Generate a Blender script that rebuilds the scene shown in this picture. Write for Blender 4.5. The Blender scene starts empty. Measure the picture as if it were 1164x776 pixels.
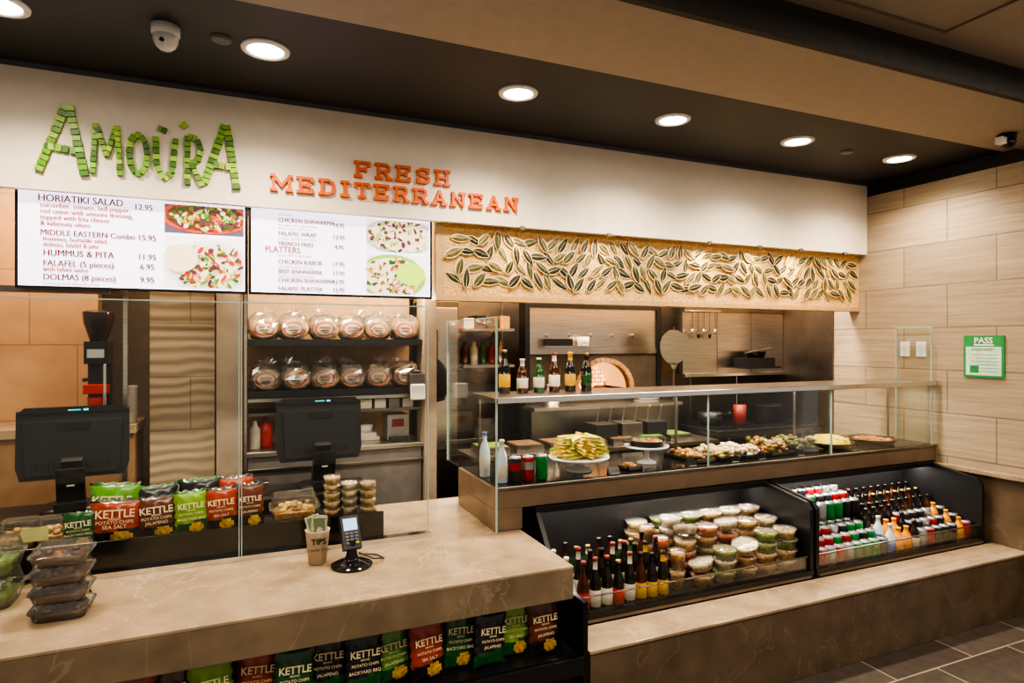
import bpy, math, random, bmesh
from mathutils import Matrix, Vector
random.seed(7)
R=random.uniform
scene=bpy.context.scene
COL=scene.collection
# ---------------------------------------------------------------- materials
MATS={}
def _nt(name):
    m=bpy.data.materials.new(name); m.use_nodes=True
    nt=m.node_tree; nt.nodes.clear()
    o=nt.nodes.new('ShaderNodeOutputMaterial')
    return m,nt,o
def mat(name,col,rough=.5,metal=0,noise=.12,nscale=14,bump=0,bscale=60,emit=0,coat=0,stretch=(1,1,1)):
    if name in MATS: return MATS[name]
    m,nt,o=_nt(name); N=nt.nodes.new; L=nt.links.new
    b=N('ShaderNodeBsdfPrincipled')
    tc=N('ShaderNodeTexCoord'); mp=N('ShaderNodeMapping'); mp.inputs['Scale'].default_value=stretch
    L(tc.outputs['Object'],mp.inputs[0])
    n=N('ShaderNodeTexNoise'); n.inputs['Scale'].default_value=nscale; n.inputs['Detail'].default_value=4
    L(mp.outputs[0],n.inputs['Vector'])
    r=N('ShaderNodeMapRange'); r.inputs[1].default_value=.3; r.inputs[2].default_value=.7
    r.inputs[3].default_value=1-noise; r.inputs[4].default_value=1+noise
    L(n.outputs['Fac'],r.inputs[0])
    mx=N('ShaderNodeVectorMath'); mx.operation='SCALE'; mx.inputs[0].default_value=col[:3]
    L(r.outputs[0],mx.inputs['Scale'])
    L(mx.outputs[0],b.inputs['Base Color'])
    b.inputs['Roughness'].default_value=rough; b.inputs['Metallic'].default_value=metal
    b.inputs['Coat Weight'].default_value=coat
    if emit:
        L(mx.outputs[0],b.inputs['Emission Color']); b.inputs['Emission Strength'].default_value=emit
    if bump:
        n2=N('ShaderNodeTexNoise'); n2.inputs['Scale'].default_value=bscale; n2.inputs['Detail'].default_value=3
        L(mp.outputs[0],n2.inputs['Vector'])
        bp=N('ShaderNodeBump'); bp.inputs['Strength'].default_value=bump; bp.inputs['Distance'].default_value=.01
        L(n2.outputs['Fac'],bp.inputs['Height']); L(bp.outputs[0],b.inputs['Normal'])
    L(b.outputs[0],o.inputs[0]); MATS[name]=m; return m
def clear(name,tint=(1,1,1),refl=.08,rough=.02,milky=0):
    if name in MATS: return MATS[name]
    m,nt,o=_nt(name); N=nt.nodes.new; L=nt.links.new
    t=N('ShaderNodeBsdfTransparent'); t.inputs[0].default_value=(*tint,1)
    g=N('ShaderNodeBsdfGlossy'); g.inputs['Roughness'].default_value=rough
    lw=N('ShaderNodeLayerWeight'); lw.inputs[0].default_value=.25
    r=N('ShaderNodeMapRange'); r.inputs[3].default_value=refl*.4; r.inputs[4].default_value=min(1,refl*5)
    L(lw.outputs['Fresnel'],r.inputs[0])
    x=N('ShaderNodeMixShader'); L(r.outputs[0],x.inputs[0]); L(t.outputs[0],x.inputs[1]); L(g.outputs[0],x.inputs[2])
    last=x
    if milky:
        d=N('ShaderNodeBsdfDiffuse'); d.inputs[0].default_value=(.85,.82,.78,1)
        x2=N('ShaderNodeMixShader'); x2.inputs[0].default_value=milky; L(x.outputs[0],x2.inputs[1]); L(d.outputs[0],x2.inputs[2]); last=x2
    L(last.outputs[0],o.inputs[0]); MATS[name]=m; return m
def marble(name,base,vein,rough=.16,vs=.3):
    m,nt,o=_nt(name); N=nt.nodes.new; L=nt.links.new
    b=N('ShaderNodeBsdfPrincipled'); tc=N('ShaderNodeTexCoord')
    n=N('ShaderNodeTexNoise'); n.inputs['Scale'].default_value=2.6; n.inputs['Detail'].default_value=9; n.inputs['Distortion'].default_value=1.2
    L(tc.outputs['Object'],n.inputs['Vector'])
    s=N('ShaderNodeMath'); s.operation='SUBTRACT'; s.inputs[1].default_value=.5; L(n.outputs['Fac'],s.inputs[0])
    a=N('ShaderNodeMath'); a.operation='ABSOLUTE'; L(s.outputs[0],a.inputs[0])
    r=N('ShaderNodeMapRange'); r.inputs[1].default_value=0; r.inputs[2].default_value=.010; r.inputs[3].default_value=vs; r.inputs[4].default_value=0
    L(a.outputs[0],r.inputs[0])
    n2=N('ShaderNodeTexNoise'); n2.inputs['Scale'].default_value=7; n2.inputs['Detail'].default_value=6
    L(tc.outputs['Object'],n2.inputs['Vector'])
    r2=N('ShaderNodeMapRange'); r2.inputs[1].default_value=.3; r2.inputs[2].default_value=.7; r2.inputs[3].default_value=.78; r2.inputs[4].default_value=1.2
    L(n2.outputs['Fac'],r2.inputs[0])
    v=N('ShaderNodeVectorMath'); v.operation='SCALE'; v.inputs[0].default_value=base; L(r2.outputs[0],v.inputs['Scale'])
    x=N('ShaderNodeMix'); x.data_type='RGBA'; L(r.outputs[0],x.inputs[0]); L(v.outputs[0],x.inputs[6]); x.inputs[7].default_value=(*vein,1)
    L(x.outputs[2],b.inputs['Base Color']); b.inputs['Roughness'].default_value=rough
    L(b.outputs[0],o.inputs[0]); MATS[name]=m; return m
def tiles(name,axes,c1,c2,mortar,bw,rh,rough=.45,offset=.5,msize=.004,striate=(4,4,70),bump=.3,wave=0,var=.12):
    m,nt,o=_nt(name); N=nt.nodes.new; L=nt.links.new
    b=N('ShaderNodeBsdfPrincipled'); geo=N('ShaderNodeNewGeometry')
    sp=N('ShaderNodeSeparateXYZ'); L(geo.outputs['Position'],sp.inputs[0])
    cb=N('ShaderNodeCombineXYZ'); L(sp.outputs[axes[0]],cb.inputs[0]); L(sp.outputs[axes[1]],cb.inputs[1])
    br=N('ShaderNodeTexBrick'); br.inputs['Scale'].default_value=1; br.inputs['Brick Width'].default_value=bw; br.inputs['Row Height'].default_value=rh
    br.inputs['Mortar Size'].default_value=msize; br.inputs['Mortar Smooth'].default_value=.1; br.offset=offset
    br.inputs['Color1'].default_value=(*c1,1); br.inputs['Color2'].default_value=(*c2,1); br.inputs['Mortar'].default_value=(*mortar,1)
    L(cb.outputs[0],br.inputs['Vector'])
    mp=N('ShaderNodeMapping'); mp.inputs['Scale'].default_value=striate; L(geo.outputs['Position'],mp.inputs[0])
    n=N('ShaderNodeTexNoise'); n.inputs['Scale'].default_value=1; n.inputs['Detail'].default_value=4; L(mp.outputs[0],n.inputs['Vector'])
    r=N('ShaderNodeMapRange'); r.inputs[1].default_value=.3; r.inputs[2].default_value=.7; r.inputs[3].default_value=1-var; r.inputs[4].default_value=1+var; L(n.outputs['Fac'],r.inputs[0])
    v=N('ShaderNodeVectorMath'); v.operation='SCALE'; L(br.outputs['Color'],v.inputs[0]); L(r.outputs[0],v.inputs['Scale'])
    L(v.outputs[0],b.inputs['Base Color']); b.inputs['Roughness'].default_value=rough
    h=N('ShaderNodeMath'); h.operation='MULTIPLY_ADD'; h.inputs[1].default_value=-1.5; L(br.outputs['Fac'],h.inputs[0]); L(n.outputs['Fac'],h.inputs[2])
    last=h
    if wave:
        w=N('ShaderNodeTexWave'); w.bands_direction='Z'; w.inputs['Scale'].default_value=wave; w.inputs['Distortion'].default_value=3; w.inputs['Detail'].default_value=0
        w.inputs['Detail Scale'].default_value=1
        L(geo.outputs['Position'],w.inputs['Vector'])
        h2=N('ShaderNodeMath'); h2.operation='MULTIPLY_ADD'; h2.inputs[1].default_value=1.0; L(w.outputs['Fac'],h2.inputs[0]); L(h.outputs[0],h2.inputs[2]); last=h2
    bp=N('ShaderNodeBump'); bp.inputs['Strength'].default_value=bump; bp.inputs['Distance'].default_value=.006
    L(last.outputs[0],bp.inputs['Height']); L(bp.outputs[0],b.inputs['Normal'])
    L(b.outputs[0],o.inputs[0]); MATS[name]=m; return m
def emis(name,col,s):
    return mat(name,col,.4,0,0,emit=s)

# ---------------------------------------------------------------- mesh builder
class MB:
    def __init__(s): s.v=[];s.f=[];s.m=[];s.sm=[];s.ms=[];s.M=Matrix.Identity(4)
    def mi(s,m):
        if m not in s.ms: s.ms.append(m)
        return s.ms.index(m)
    def add(s,vs,fs,m,smooth=False):
        b=len(s.v); s.v+=[s.M@Vector(p) for p in vs]
        for i,f in enumerate(fs):
            s.f.append(tuple(b+k for k in f)); s.m.append(s.mi(m[i] if isinstance(m,list) else m)); s.sm.append(smooth)
    def box(s,x0,x1,y0,y1,z0,z1,m):
        vs=[(x,y,z) for x in(x0,x1) for y in(y0,y1) for z in(z0,z1)]
        s.add(vs,[(0,1,3,2),(4,6,7,5),(0,4,5,1),(2,3,7,6),(0,2,6,4),(1,5,7,3)],m)
    def cbox(s,c,d,m): s.box(c[0]-d[0]/2,c[0]+d[0]/2,c[1]-d[1]/2,c[1]+d[1]/2,c[2]-d[2]/2,c[2]+d[2]/2,m)
    def prism(s,pts,axis,a0,a1,m):
        n=len(pts)
        def P(p,a): return {'x':(a,p[0],p[1]),'y':(p[0],a,p[1]),'z':(p[0],p[1],a)}[axis]
        vs=[P(p,a0) for p in pts]+[P(p,a1) for p in pts]
        fs=[tuple(range(n)),tuple(range(2*n-1,n-1,-1))]+[(i,n+i,n+(i+1)%n,(i+1)%n) for i in range(n)]
        s.add(vs,fs,m)
    def lathe(s,loc,prof,m=None,seg=18,sx=1,sy=1,sq=1,smooth=True):
        vs=[];fs=[];mm=[]
        for p in prof:
            for k in range(seg):
                a=2*math.pi*k/seg; c,q=math.cos(a),math.sin(a)
                c=math.copysign(abs(c)**sq,c); q=math.copysign(abs(q)**sq,q)
                vs.append((loc[0]+p[0]*c*sx,loc[1]+p[0]*q*sy,loc[2]+p[1]))
        for i in range(len(prof)-1):
            mt=prof[i+1][2] if len(prof[i+1])>2 else m
            for k in range(seg):
                k2=(k+1)%seg
                fs.append((i*seg+k,i*seg+k2,(i+1)*seg+k2,(i+1)*seg+k)); mm.append(mt)
        s.add(vs,fs,mm,smooth)
    def ball(s,c,r,m,seg=10,rings=6):
        if not isinstance(r,(tuple,list)): r=(r,r,r)
        prof=[(max(1e-4,math.sin(math.pi*i/rings)),-math.cos(math.pi*i/rings)*r[2]) for i in range(rings+1)]
        s.lathe(c,prof,m,seg,r[0],r[1])
    def rod(s,p,q,r,m,seg=10,r2=None):
        p=Vector(p);q=Vector(q);d=q-p;L=d.length
        old=s.M; s.M=old@Matrix.Translation(p)@d.to_track_quat('Z','Y').to_matrix().to_4x4()
        r2=r if r2 is None else r2
        s.lathe((0,0,0),[(0,0),(r,0),(r2,L),(0,L)],m,seg,smooth=False); s.M=old
    def stroke(s,p,q,w,y0,y1,m,ext=.5):
        dx,dz=q[0]-p[0],q[1]-p[1];L=math.hypot(dx,dz) or 1;dx/=L;dz/=L
        e=w*ext;nx,nz=-dz*w/2,dx*w/2
        a=(p[0]-dx*e,p[1]-dz*e);b=(q[0]+dx*e,q[1]+dz*e)
        s.prism([(a[0]+nx,a[1]+nz),(a[0]-nx,a[1]-nz),(b[0]-nx,b[1]-nz),(b[0]+nx,b[1]+nz)],'y',y0,y1,m)
    def done(s,name,parent=None,bevel=0,bseg=2):
        xs=[p.x for p in s.v];ys=[p.y for p in s.v];zs=[p.z for p in s.v]
        c=Vector(((min(xs)+max(xs))/2,(min(ys)+max(ys))/2,min(zs)))
        me=bpy.data.meshes.new(name); me.from_pydata([p-c for p in s.v],[],s.f)
        for m in s.ms: me.materials.append(m)
        me.polygons.foreach_set('material_index',s.m); me.polygons.foreach_set('use_smooth',s.sm); me.update()
        bm=bmesh.new(); bm.from_mesh(me); bmesh.ops.recalc_face_normals(bm,faces=bm.faces); bm.to_mesh(me); bm.free()
        o=bpy.data.objects.new(name,me); COL.objects.link(o); o.location=c
        if bevel:
            b=o.modifiers.new('bevel','BEVEL'); b.width=bevel; b.segments=bseg; b.limit_method='ANGLE'
        if parent: setpar(o,parent)
        return o
def setpar(o,p):
    o.parent=p; o.matrix_parent_inverse=Matrix.Translation(-p.location)
def text(body,M,size,m,parent,name='lettering',align='LEFT',bold=0,ext=.0006,sx=1):
    c=bpy.data.curves.new(name,'FONT'); c.body=body; c.size=size; c.align_x=align; c.offset=bold; c.extrude=ext; c.resolution_u=3
    c.materials.append(m); o=bpy.data.objects.new(name,c); COL.objects.link(o)
    o.matrix_world=M@Matrix.Rotation(math.pi/2,4,'X')@Matrix.Diagonal((sx,1,1,1))
    if parent: setpar(o,parent)
    return o
T=Matrix.Translation
# ---------------------------------------------------------------- palette
fasc=mat('fascia_plaster',(.78,.69,.57),.6,noise=.03,bump=.05)
cdark=mat('ceiling_dark_paint',(.034,.031,.031),.55,noise=.05)
cbei=mat('ceiling_beige_paint',(.38,.31,.24),.6,noise=.04)
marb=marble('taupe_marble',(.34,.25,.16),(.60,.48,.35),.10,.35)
marbm=marble('taupe_marble_shaded_edge',(.20,.148,.095),(.38,.30,.22),.2,.35)  # same marble, darkened to paint in the shade on upright edges
marbd=marble('taupe_marble_shaded',(.13,.092,.06),(.27,.205,.15),.2,.3)  # same marble, darker still: shade of the front faces put into the colour
plinth=mat('plinth_brown',(.17,.12,.078),.3,noise=.1,nscale=9)
rtile=tiles('wall_tile_right',(1,2),(.40,.31,.215),(.345,.265,.18),(.19,.145,.10),.62,.30,.4,striate=(3,3,60),var=.16)
ltile=tiles('wall_tile_left',(0,2),(.42,.245,.125),(.38,.22,.11),(.27,.16,.085),.45,.42,.3,striate=(6,6,8))
wtile=tiles('wavy_tile',(0,2),(.36,.275,.18),(.34,.26,.17),(.22,.165,.11),.6,.30,.45,striate=(2,2,20),bump=.45,wave=5,var=.05)
floorm=tiles('floor_tile',(0,1),(.075,.060,.050),(.10,.082,.068),(.30,.25,.2),.60,.30,.25,msize=.005,striate=(14,14,1))
black=mat('black_plastic',(.012,.012,.013),.35)
blackg=mat('black_gloss',(.010,.010,.011),.12)
dark=mat('dark_interior',(.03,.025,.022),.5)
steel=mat('brushed_steel',(.58,.53,.47),.28,1,noise=.15,nscale=5,stretch=(1,1,30))
steeld=mat('dark_steel',(.26,.23,.20),.32,1,noise=.2,nscale=5)
chrome=mat('chrome',(.75,.74,.72),.12,1,noise=.03)
glass=clear('clear_glass',(.97,.985,.975),.06)
gedge=mat('glass_edge',(.34,.46,.42),.15)
plast=clear('clear_plastic',(.95,.96,.95),.2,.08,.04)
white=mat('white_plastic',(.8,.78,.74),.4,noise=.04)
cream=mat('cream_paper',(.78,.70,.55),.6)
orange=mat('orange_letter',(.70,.13,.012),.5,noise=.06,nscale=30)
red=mat('red_plastic',(.5,.02,.015),.35)
sand=mat('sand_texture',(.60,.36,.14),.7,noise=.25,nscale=60,bump=.8,bscale=110)
gold=mat('gold_edge',(.85,.64,.32),.4,.2,noise=.2,nscale=40)
leafm=[mat('leaf_dark%d'%i,c,.35,noise=.4,nscale=40) for i,c in enumerate([(.035,.038,.016),(.065,.062,.024),(.13,.105,.04),(.022,.024,.013)])]
tg=[mat('mosaic_green%d'%i,c,.3,noise=.2,nscale=30) for i,c in enumerate([(.20,.42,.03),(.12,.28,.02),(.34,.52,.06),(.05,.16,.015)])]

# ---------------------------------------------------------------- room
b=MB(); b.box(-4,8,-3,6,-.05,0,floorm); b.done('floor')
FY=3.40
b=MB(); b.box(-3,4.5,FY,FY+.04,2.385,2.925,fasc); b.done('wall_fascia')
b=MB(); b.box(-3,4.5,FY+.0,FY+.06,2.925,2.95,mat('shadow_trim',(.12,.12,.13),.5)); b.done('trim_1')
b=MB(); b.box(-4,8,2.48,6,2.95,3.0,cdark); b.box(-4,8,1.93,2.475,2.945,3.0,cbei); b.box(-4,8,1.90,1.93,2.945,3.12,mat('ceiling_step_shadow',(.04,.035,.032),.6))  # step face painted dark to give the shadow line at the soffit
b.box(-4,8,-1.6,1.9,3.10,3.15,cbei)
b.done('ceiling')
b=MB()
pj=mat('panel_joint',(.2,.165,.13),.6)
for a in [(2.2,2.9,1.80,1.81),(2.2,2.9,1.30,1.31)]: b.box(a[0],a[1],a[2],a[3],3.092,3.10,pj)
for x in(2.2,2.89): b.box(x,x+.01,1.31,1.80,3.092,3.10,pj)
b.done('ceiling_access_panel')
b=MB(); b.box(4.5,4.72,1.9,4.8,.85,2.84,rtile); b.done('wall_right')
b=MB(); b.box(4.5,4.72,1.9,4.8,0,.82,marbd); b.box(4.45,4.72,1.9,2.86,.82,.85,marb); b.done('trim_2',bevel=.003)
b=MB(); b.box(4.56,5.1,2.4,3.7,2.84,2.944,cdark); b.done('trim_3')
b=MB(); b.box(-4,4.5,4.85,4.95,0,2.95,mat('kitchen_wall',(.14,.10,.07),.5)); b.done('wall_back')
b=MB(); b.box(4.72,8,4.0,4.1,0,2.95,cdark); b.done('wall_side')
b=MB(); b.box(-4,-.80,4.25,4.35,0,2.6,ltile); b.box(-3,-.62,3.55,3.57,1.93,1.96,steeld);b.done('wall_left')
b=MB(); b.box(-.50,-.175,3.95,4.1,0,2.6,wtile); b.done('wall_column')
pb=mat('post_beige',(.30,.235,.17),.5)
b=MB(); b.box(-.165,-.03,3.9,4.1,0,2.6,pb); b.box(1.05,1.13,3.9,4.1,0,2.6,pb); b.box(-.02,-.005,3.89,3.92,0,2.6,steel); b.box(-.62,-.60,3.9,3.93,0,2.6,steel); b.done('trim_4')
dl=emis('lamp_glow',(1,.9,.74),14)
for x in(-.85,.07,1.25,2.2,3.15,4.09):
    y=2.85
    b=MB(); b.lathe((x,y,2.95),[(.072,-.002),(.076,-.012),(.098,-.008),(.10,0),(.072,0)],white,28)
    b.lathe((x,y,2.949),[(0.0001,-.004),(.073,-.004)],dl,28); o=b.done('recessed_downlight')
    ld=bpy.data.lights.new('downlight','SPOT'); ld.energy=80; ld.spot_size=2.5; ld.spot_blend=.8; ld.shadow_soft_size=.07; ld.color=(1,.86,.67)
    lo=bpy.data.objects.new('lamp',ld); COL.objects.link(lo); lo.location=(x,y,2.93); setpar(lo,o)
def dome(x,y,z):
    b=MB(); b.lathe((x,y,z),[(.0001,0),(.052,0),(.052,-.03),(.047,-.04)],white,24)
    b.lathe((x,y,z-.04),[(.047,0),(.045,-.02),(.036,-.04),(.02,-.054),(.0001,-.058)],mat('cam_dome',(.6,.58,.56),.2),24)
    b.ball((x-.006,y-.028,z-.062),(.018,.016,.018),blackg)
    b.done('security_camera')
dome(-.30,2.80,2.949)
b=MB(); b.lathe((4.2,2.26,2.943),[(.0001,0),(.05,0),(.05,-.025),(.0001,-.03)],blackg,20); b.ball((4.2,2.25,2.895),(.04,.04,.035),blackg); b.box(4.12,4.19,2.24,2.28,2.88,2.92,white); b.done('security_camera')
for x,y in((-.1,2.82),(3.62,2.88)):
    b=MB(); b.lathe((x,y,2.949),[(.0001,-.012),(.03,-.014),(.04,-.008),(.043,0)],mat('detector_grey',(.14,.13,.13),.5),20); b.done('smoke_detector')

# ---------------------------------------------------------------- mosaic sign
sg=MB()
def mosaic(pts,w):
    for i in range(len(pts)-1):
        p,q=Vector(pts[i]),Vector(pts[i+1]); L=(q-p).length; n=max(1,round(L/.027)); d=(q-p)/L
        ang=math.atan2(d.y,d.x)
        for k in range(n):
            c=p+d*(k+.5)*L/n; a=ang+R(-.1,.1); ww=w*R(.9,1.12); ll=L/n*.84
            sg.M=T((c.x,FY-.006,c.y))@Matrix.Rotation(-a,4,'Y')
            t=R(.010,.016)
            sg.box(-ll/2,ll/2,-t,.005,-ww/2,ww/2,random.choice(tg))
    sg.M=Matrix.Identity(4)
def letter(x0,x1,z0,z1,strokes,w):
    for s in strokes: mosaic([(x0+(x1-x0)*a,z0+(z1-z0)*c) for a,c in s],w)
ell=[(.5+.5*math.cos(a*math.pi/5),.5+.5*math.sin(a*math.pi/5)) for a in range(11)]
letter(-.865,-.690,2.465,2.775,[[(0,0),(.6,1)],[(.66,1),(1,-.02)],[(.2,.38),(.82,.34)]],.034)
letter(-.66,-.55,2.475,2.71,[[(0,0),(.12,1)],[(.17,.92),(.5,.35)],[(.5,.35),(.83,.92)],[(.88,1),(1,0)]],.022)
letter(-.515,-.44,2.49,2.68,[ell],.026)
letter(-.405,-.32,2.48,2.68,[[(0,1),(.05,.3),(.4,.0),(.8,.15),(1,1)],[(.1,1.22),(.55,1.14)]],.026)
letter(-.27,-.21,2.46,2.70,[[(0,0),(0,1),(.7,.95),(1,.72),(.7,.5),(.1,.45)],[(.3,.45),(1.1,0)],[(-.5,1.15),(.0,1.25)]],.026)
letter(-.195,-.05,2.46,2.775,[[(0,.05),(.62,1)],[(.68,1),(1,0)],[(.25,.36),(.82,.34)]],.034)
sg.done('mosaic_sign')

G={
'F':[[(.15,0),(.15,1)],[(0,1),(.8,1)],[(.15,.5),(.6,.5)],[(0,0),(.35,0)],[(.8,1),(.8,.8)],[(.6,.6),(.6,.4)]],
'R':[[(.15,0),(.15,1)],[(0,1),(.6,1),(.76,.87),(.76,.63),(.6,.5),(.15,.5)],[(.5,.5),(.76,0)],[(0,0),(.33,0)],[(.66,0),(.92,0)]],
'E':[[(.15,0),(.15,1)],[(0,1),(.8,1)],[(.15,.5),(.6,.5)],[(0,0),(.8,0)],[(.8,1),(.8,.8)],[(.8,0),(.8,.2)],[(.6,.6),(.6,.4)]],
'S':[[(.76,1),(.76,.75)],[(.72,.85),(.6,.98),(.3,.98),(.12,.85),(.14,.62),(.3,.54),(.6,.46),(.78,.36),(.78,.14),(.6,.01),(.3,.01),(.14,.14)],[(.12,0),(.12,.25)]],
'H':[[(.15,0),(.15,1)],[(.75,0),(.75,1)],[(.15,.5),(.75,.5)],[(0,0),(.32,0)],[(.58,0),(.9,0)],[(0,1),(.32,1)],[(.58,1),(.9,1)]],
'M':[[(.12,0),(.12,1)],[(.98,0),(.98,1)],[(.12,1),(.55,.3)],[(.98,1),(.55,.3)],[(0,0),(.28,0)],[(.82,0),(1.1,0)],[(0,1),(.15,1)],[(.95,1),(1.1,1)]],
'D':[[(.15,0),(.15,1)],[(0,1),(.5,1),(.74,.85),(.8,.5),(.74,.15),(.5,0),(0,0)]],
'I':[[(.25,0),(.25,1)],[(.05,0),(.45,0)],[(.05,1),(.45,1)]],
'T':[[(.42,0),(.42,1)],[(.02,1),(.82,1)],[(.02,1),(.02,.78)],[(.82,1),(.82,.78)],[(.24,0),(.6,0)]],
'A':[[(.12,0),(.45,1)],[(.45,1),(.78,0)],[(.25,.33),(.66,.33)],[(0,0),(.28,0)],[(.62,0),(.9,0)]],
'N':[[(.14,0),(.14,1)],[(.8,0),(.8,1)],[(.14,1),(.8,0)],[(0,0),(.3,0)],[(.64,1),(.94,1)]]}
WID={'M':1.1,'I':.5,'T':.84,'N':.94}
def slab(word,x0,x1,z0,h,name):
    b=MB(); gap=.34; tot=sum(WID.get(c,.88) for c in word)+gap*(len(word)-1); k=(x1-x0)/tot; x=x0; n=0
    for c in word:
        for s in G[c]:
            for i in range(len(s)-1):
                n+=1
                b.stroke((x+s[i][0]*k,z0+s[i][1]*h),(x+s[i+1][0]*k,z0+s[i+1][1]*h),.0150,FY-.016-.0007*(n%9),FY,orange,.4)
        x+=(WID.get(c,.88)+gap)*k
    return b.done(name)
slab('FRESH',.53,1.055,2.590,.074,'lettering_sign')
slab('MEDITERRANEAN',.11,1.48,2.478,.071,'lettering_sign')

# ---------------------------------------------------------------- menu screens
scr=emis('screen_white',(.80,.74,.88),1.05)
tcol=emis('screen_text',(.12,.008,.02),.25); tred=emis('screen_text_red',(.32,.012,.015),.4)
pcols=[emis('photo_%d'%i,c,.7) for i,c in enumerate([(.45,.03,.02),(.06,.22,.02),(.5,.24,.04),(.7,.6,.42),(.10,.02,.05),(.30,.48,.08),(.12,.05,.02),(.03,.10,.02)])]
def foodphoto(b,x0,x1,z0,z1,y,bg,bowl,cx=None,cz=None,k=1,cols=None,second=None,base=6):
    b.box(x0,x1,y,y+.002,z0,z1,bg); cx=(x0+x1)/2 if cx is None else cx; cz=(z0+z1)/2 if cz is None else cz; rx,rz=(x1-x0)*.46*k,(z1-z0)*.47*k
    def disc(cx,cz,rx,rz,y,m,n=16,rot=0):
        ps=[]
        for i in range(n):
            a=6.2832*i/n; u,w=rx*math.cos(a),rz*math.sin(a)
            ps.append((min(x1,max(x0,cx+u*math.cos(rot)-w*math.sin(rot))),min(z1,max(z0,cz+u*math.sin(rot)+w*math.cos(rot)))))
        b.prism(ps,'y',y,y+.001,m)
    disc(cx,cz,rx,rz,y-.002,bowl,28); disc(cx,cz,rx*.88,rz*.85,y-.003,pcols[base],28)
    for i in range(150):
        a=R(0,6.28);q=math.sqrt(R(0,1))*.85
        disc(cx+rx*q*math.cos(a),cz+rz*q*math.sin(a),R(.008,.022),R(.003,.012),y-.0035-.00006*i,random.choice(cols or pcols),7,R(0,3))
    if second: disc(cx+second[1]*rx,cz+rz*second[2],rx*.42,rz*.5,y-.014,second[0],20)
def screen(x0,x1,lines,photos):
    b=MB(); y=3.46
    b.box(x0,x1,y,y+.05,1.944,2.49,blackg); b.box(x0+.012,x1-.012,y-.002,y,1.956,2.48,scr)
    for p in photos: foodphoto(b,*p[:4],y-.004,*p[4:])
    o=b.done('menu_screen')
    for (s,x,z,sz,m,bo) in lines:
        text(s,T((x,y-.006,z)),sz,m,o,'menu_text',ext=.0003,sx=.9)
        if bo: text(s,T((x+.0016,y-.0062,z)),sz,m,o,'menu_text',ext=.0003,sx=.9)
t=tcol; B=1; C=0
L1=[('HORIATIKI SALAD',-.885,2.345,.046,t,B),('12.95',-.505,2.335,.040,t,B),('cucumber, tomato, bell pepper,',-.875,2.318,.031,tred,B),('red onion with amoura dressing,',-.875,2.290,.031,tred,B),('topped with feta cheese',-.875,2.262,.031,tred,B),('& kalamata olives',-.875,2.234,.031,tred,B),
('MIDDLE EASTERN Combo',-.875,2.190,.037,t,B),('15.95',-.490,2.188,.040,t,B),('hummus, horiatiki salad,',-.865,2.164,.029,tred,B),('dolmas, falafel & pita',-.865,2.138,.029,tred,B),('HUMMUS & PITA',-.865,2.095,.042,t,B),('11.95',-.490,2.095,.040,t,B),('FALAFEL (5 pieces)',-.865,2.048,.039,t,B),('6.95',-.48,2.048,.040,t,B),('with tahini sauce',-.865,2.024,.029,tred,B),('DOLMAS (8 pieces)',-.865,1.985,.039,t,B),('9.95',-.48,1.985,.040,t,B),('1% surcharge will be added to all purchases',-.865,1.964,.014,t,0)]
ph1=emis('photo_white_bg',(.72,.70,.72),.8); ph2=emis('photo_red_bowl',(.55,.05,.025),.8); ph3=emis('photo_slate',(.10,.09,.12),.5)
screen(-.97,-.002,L1,[(-.375,-.02,2.235,2.375,ph3,ph2,-.19,2.32,1.25),(-.375,-.02,1.968,2.225,ph1,emis('photo_plate',(.6,.58,.62),.8),-.17,2.07,1.15,None,(pcols[3],-.72,.3),3)])
L2=[('with sauce',.145,2.360,.018,tred,0),('CHICKEN SHAWARMA',.145,2.326,.031,t,B),('14.95',.42,2.318,.032,t,B),('marinated, slow cooked chicken',.145,2.306,.017,tred,0),('tomato, onion, tahini sauce',.145,2.289,.017,tred,0),('FALAFEL WRAP',.145,2.256,.031,t,B),('13.95',.42,2.252,.032,t,B),('hummus, cucumber and pickles',.145,2.236,.017,tred,0),('FRENCH FRIES',.145,2.203,.031,t,B),('4.95',.43,2.200,.032,t,B),('PLATTERS',.08,2.166,.044,tred,B),('served with rice, salad & pita',.145,2.148,.016,tred,0),
('CHICKEN KABOB',.145,2.108,.031,t,B),('17.95',.42,2.108,.032,t,B),('marinated in garlic with onion',.145,2.088,.017,tred,0),('BEEF SHAWARMA',.145,2.058,.031,t,B),('17.95',.42,2.058,.032,t,B),('marinated slow cooked beef',.145,2.040,.017,tred,0),('CHICKEN SHAWARMA',.145,2.012,.031,t,B),('16.95',.42,2.012,.032,t,B),('FALAFEL PLATTER',.145,1.968,.031,t,B),('15.95',.42,1.968,.032,t,B)]
screen(.004,.975,L2,[(.60,.955,2.20,2.375,ph1,emis('photo_grey_plate',(.45,.45,.48),.7),.79,2.29,1.25,[pcols[i] for i in(3,6,3,4,3,5)],None,3),(.60,.955,1.966,2.19,ph1,emis('photo_greens',(.25,.4,.08),.7),.74,2.06,1.2,[pcols[i] for i in(3,6,3,2,2,7)],(emis('photo_guac',(.38,.60,.05),.8),.55,.15),3)])

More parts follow.
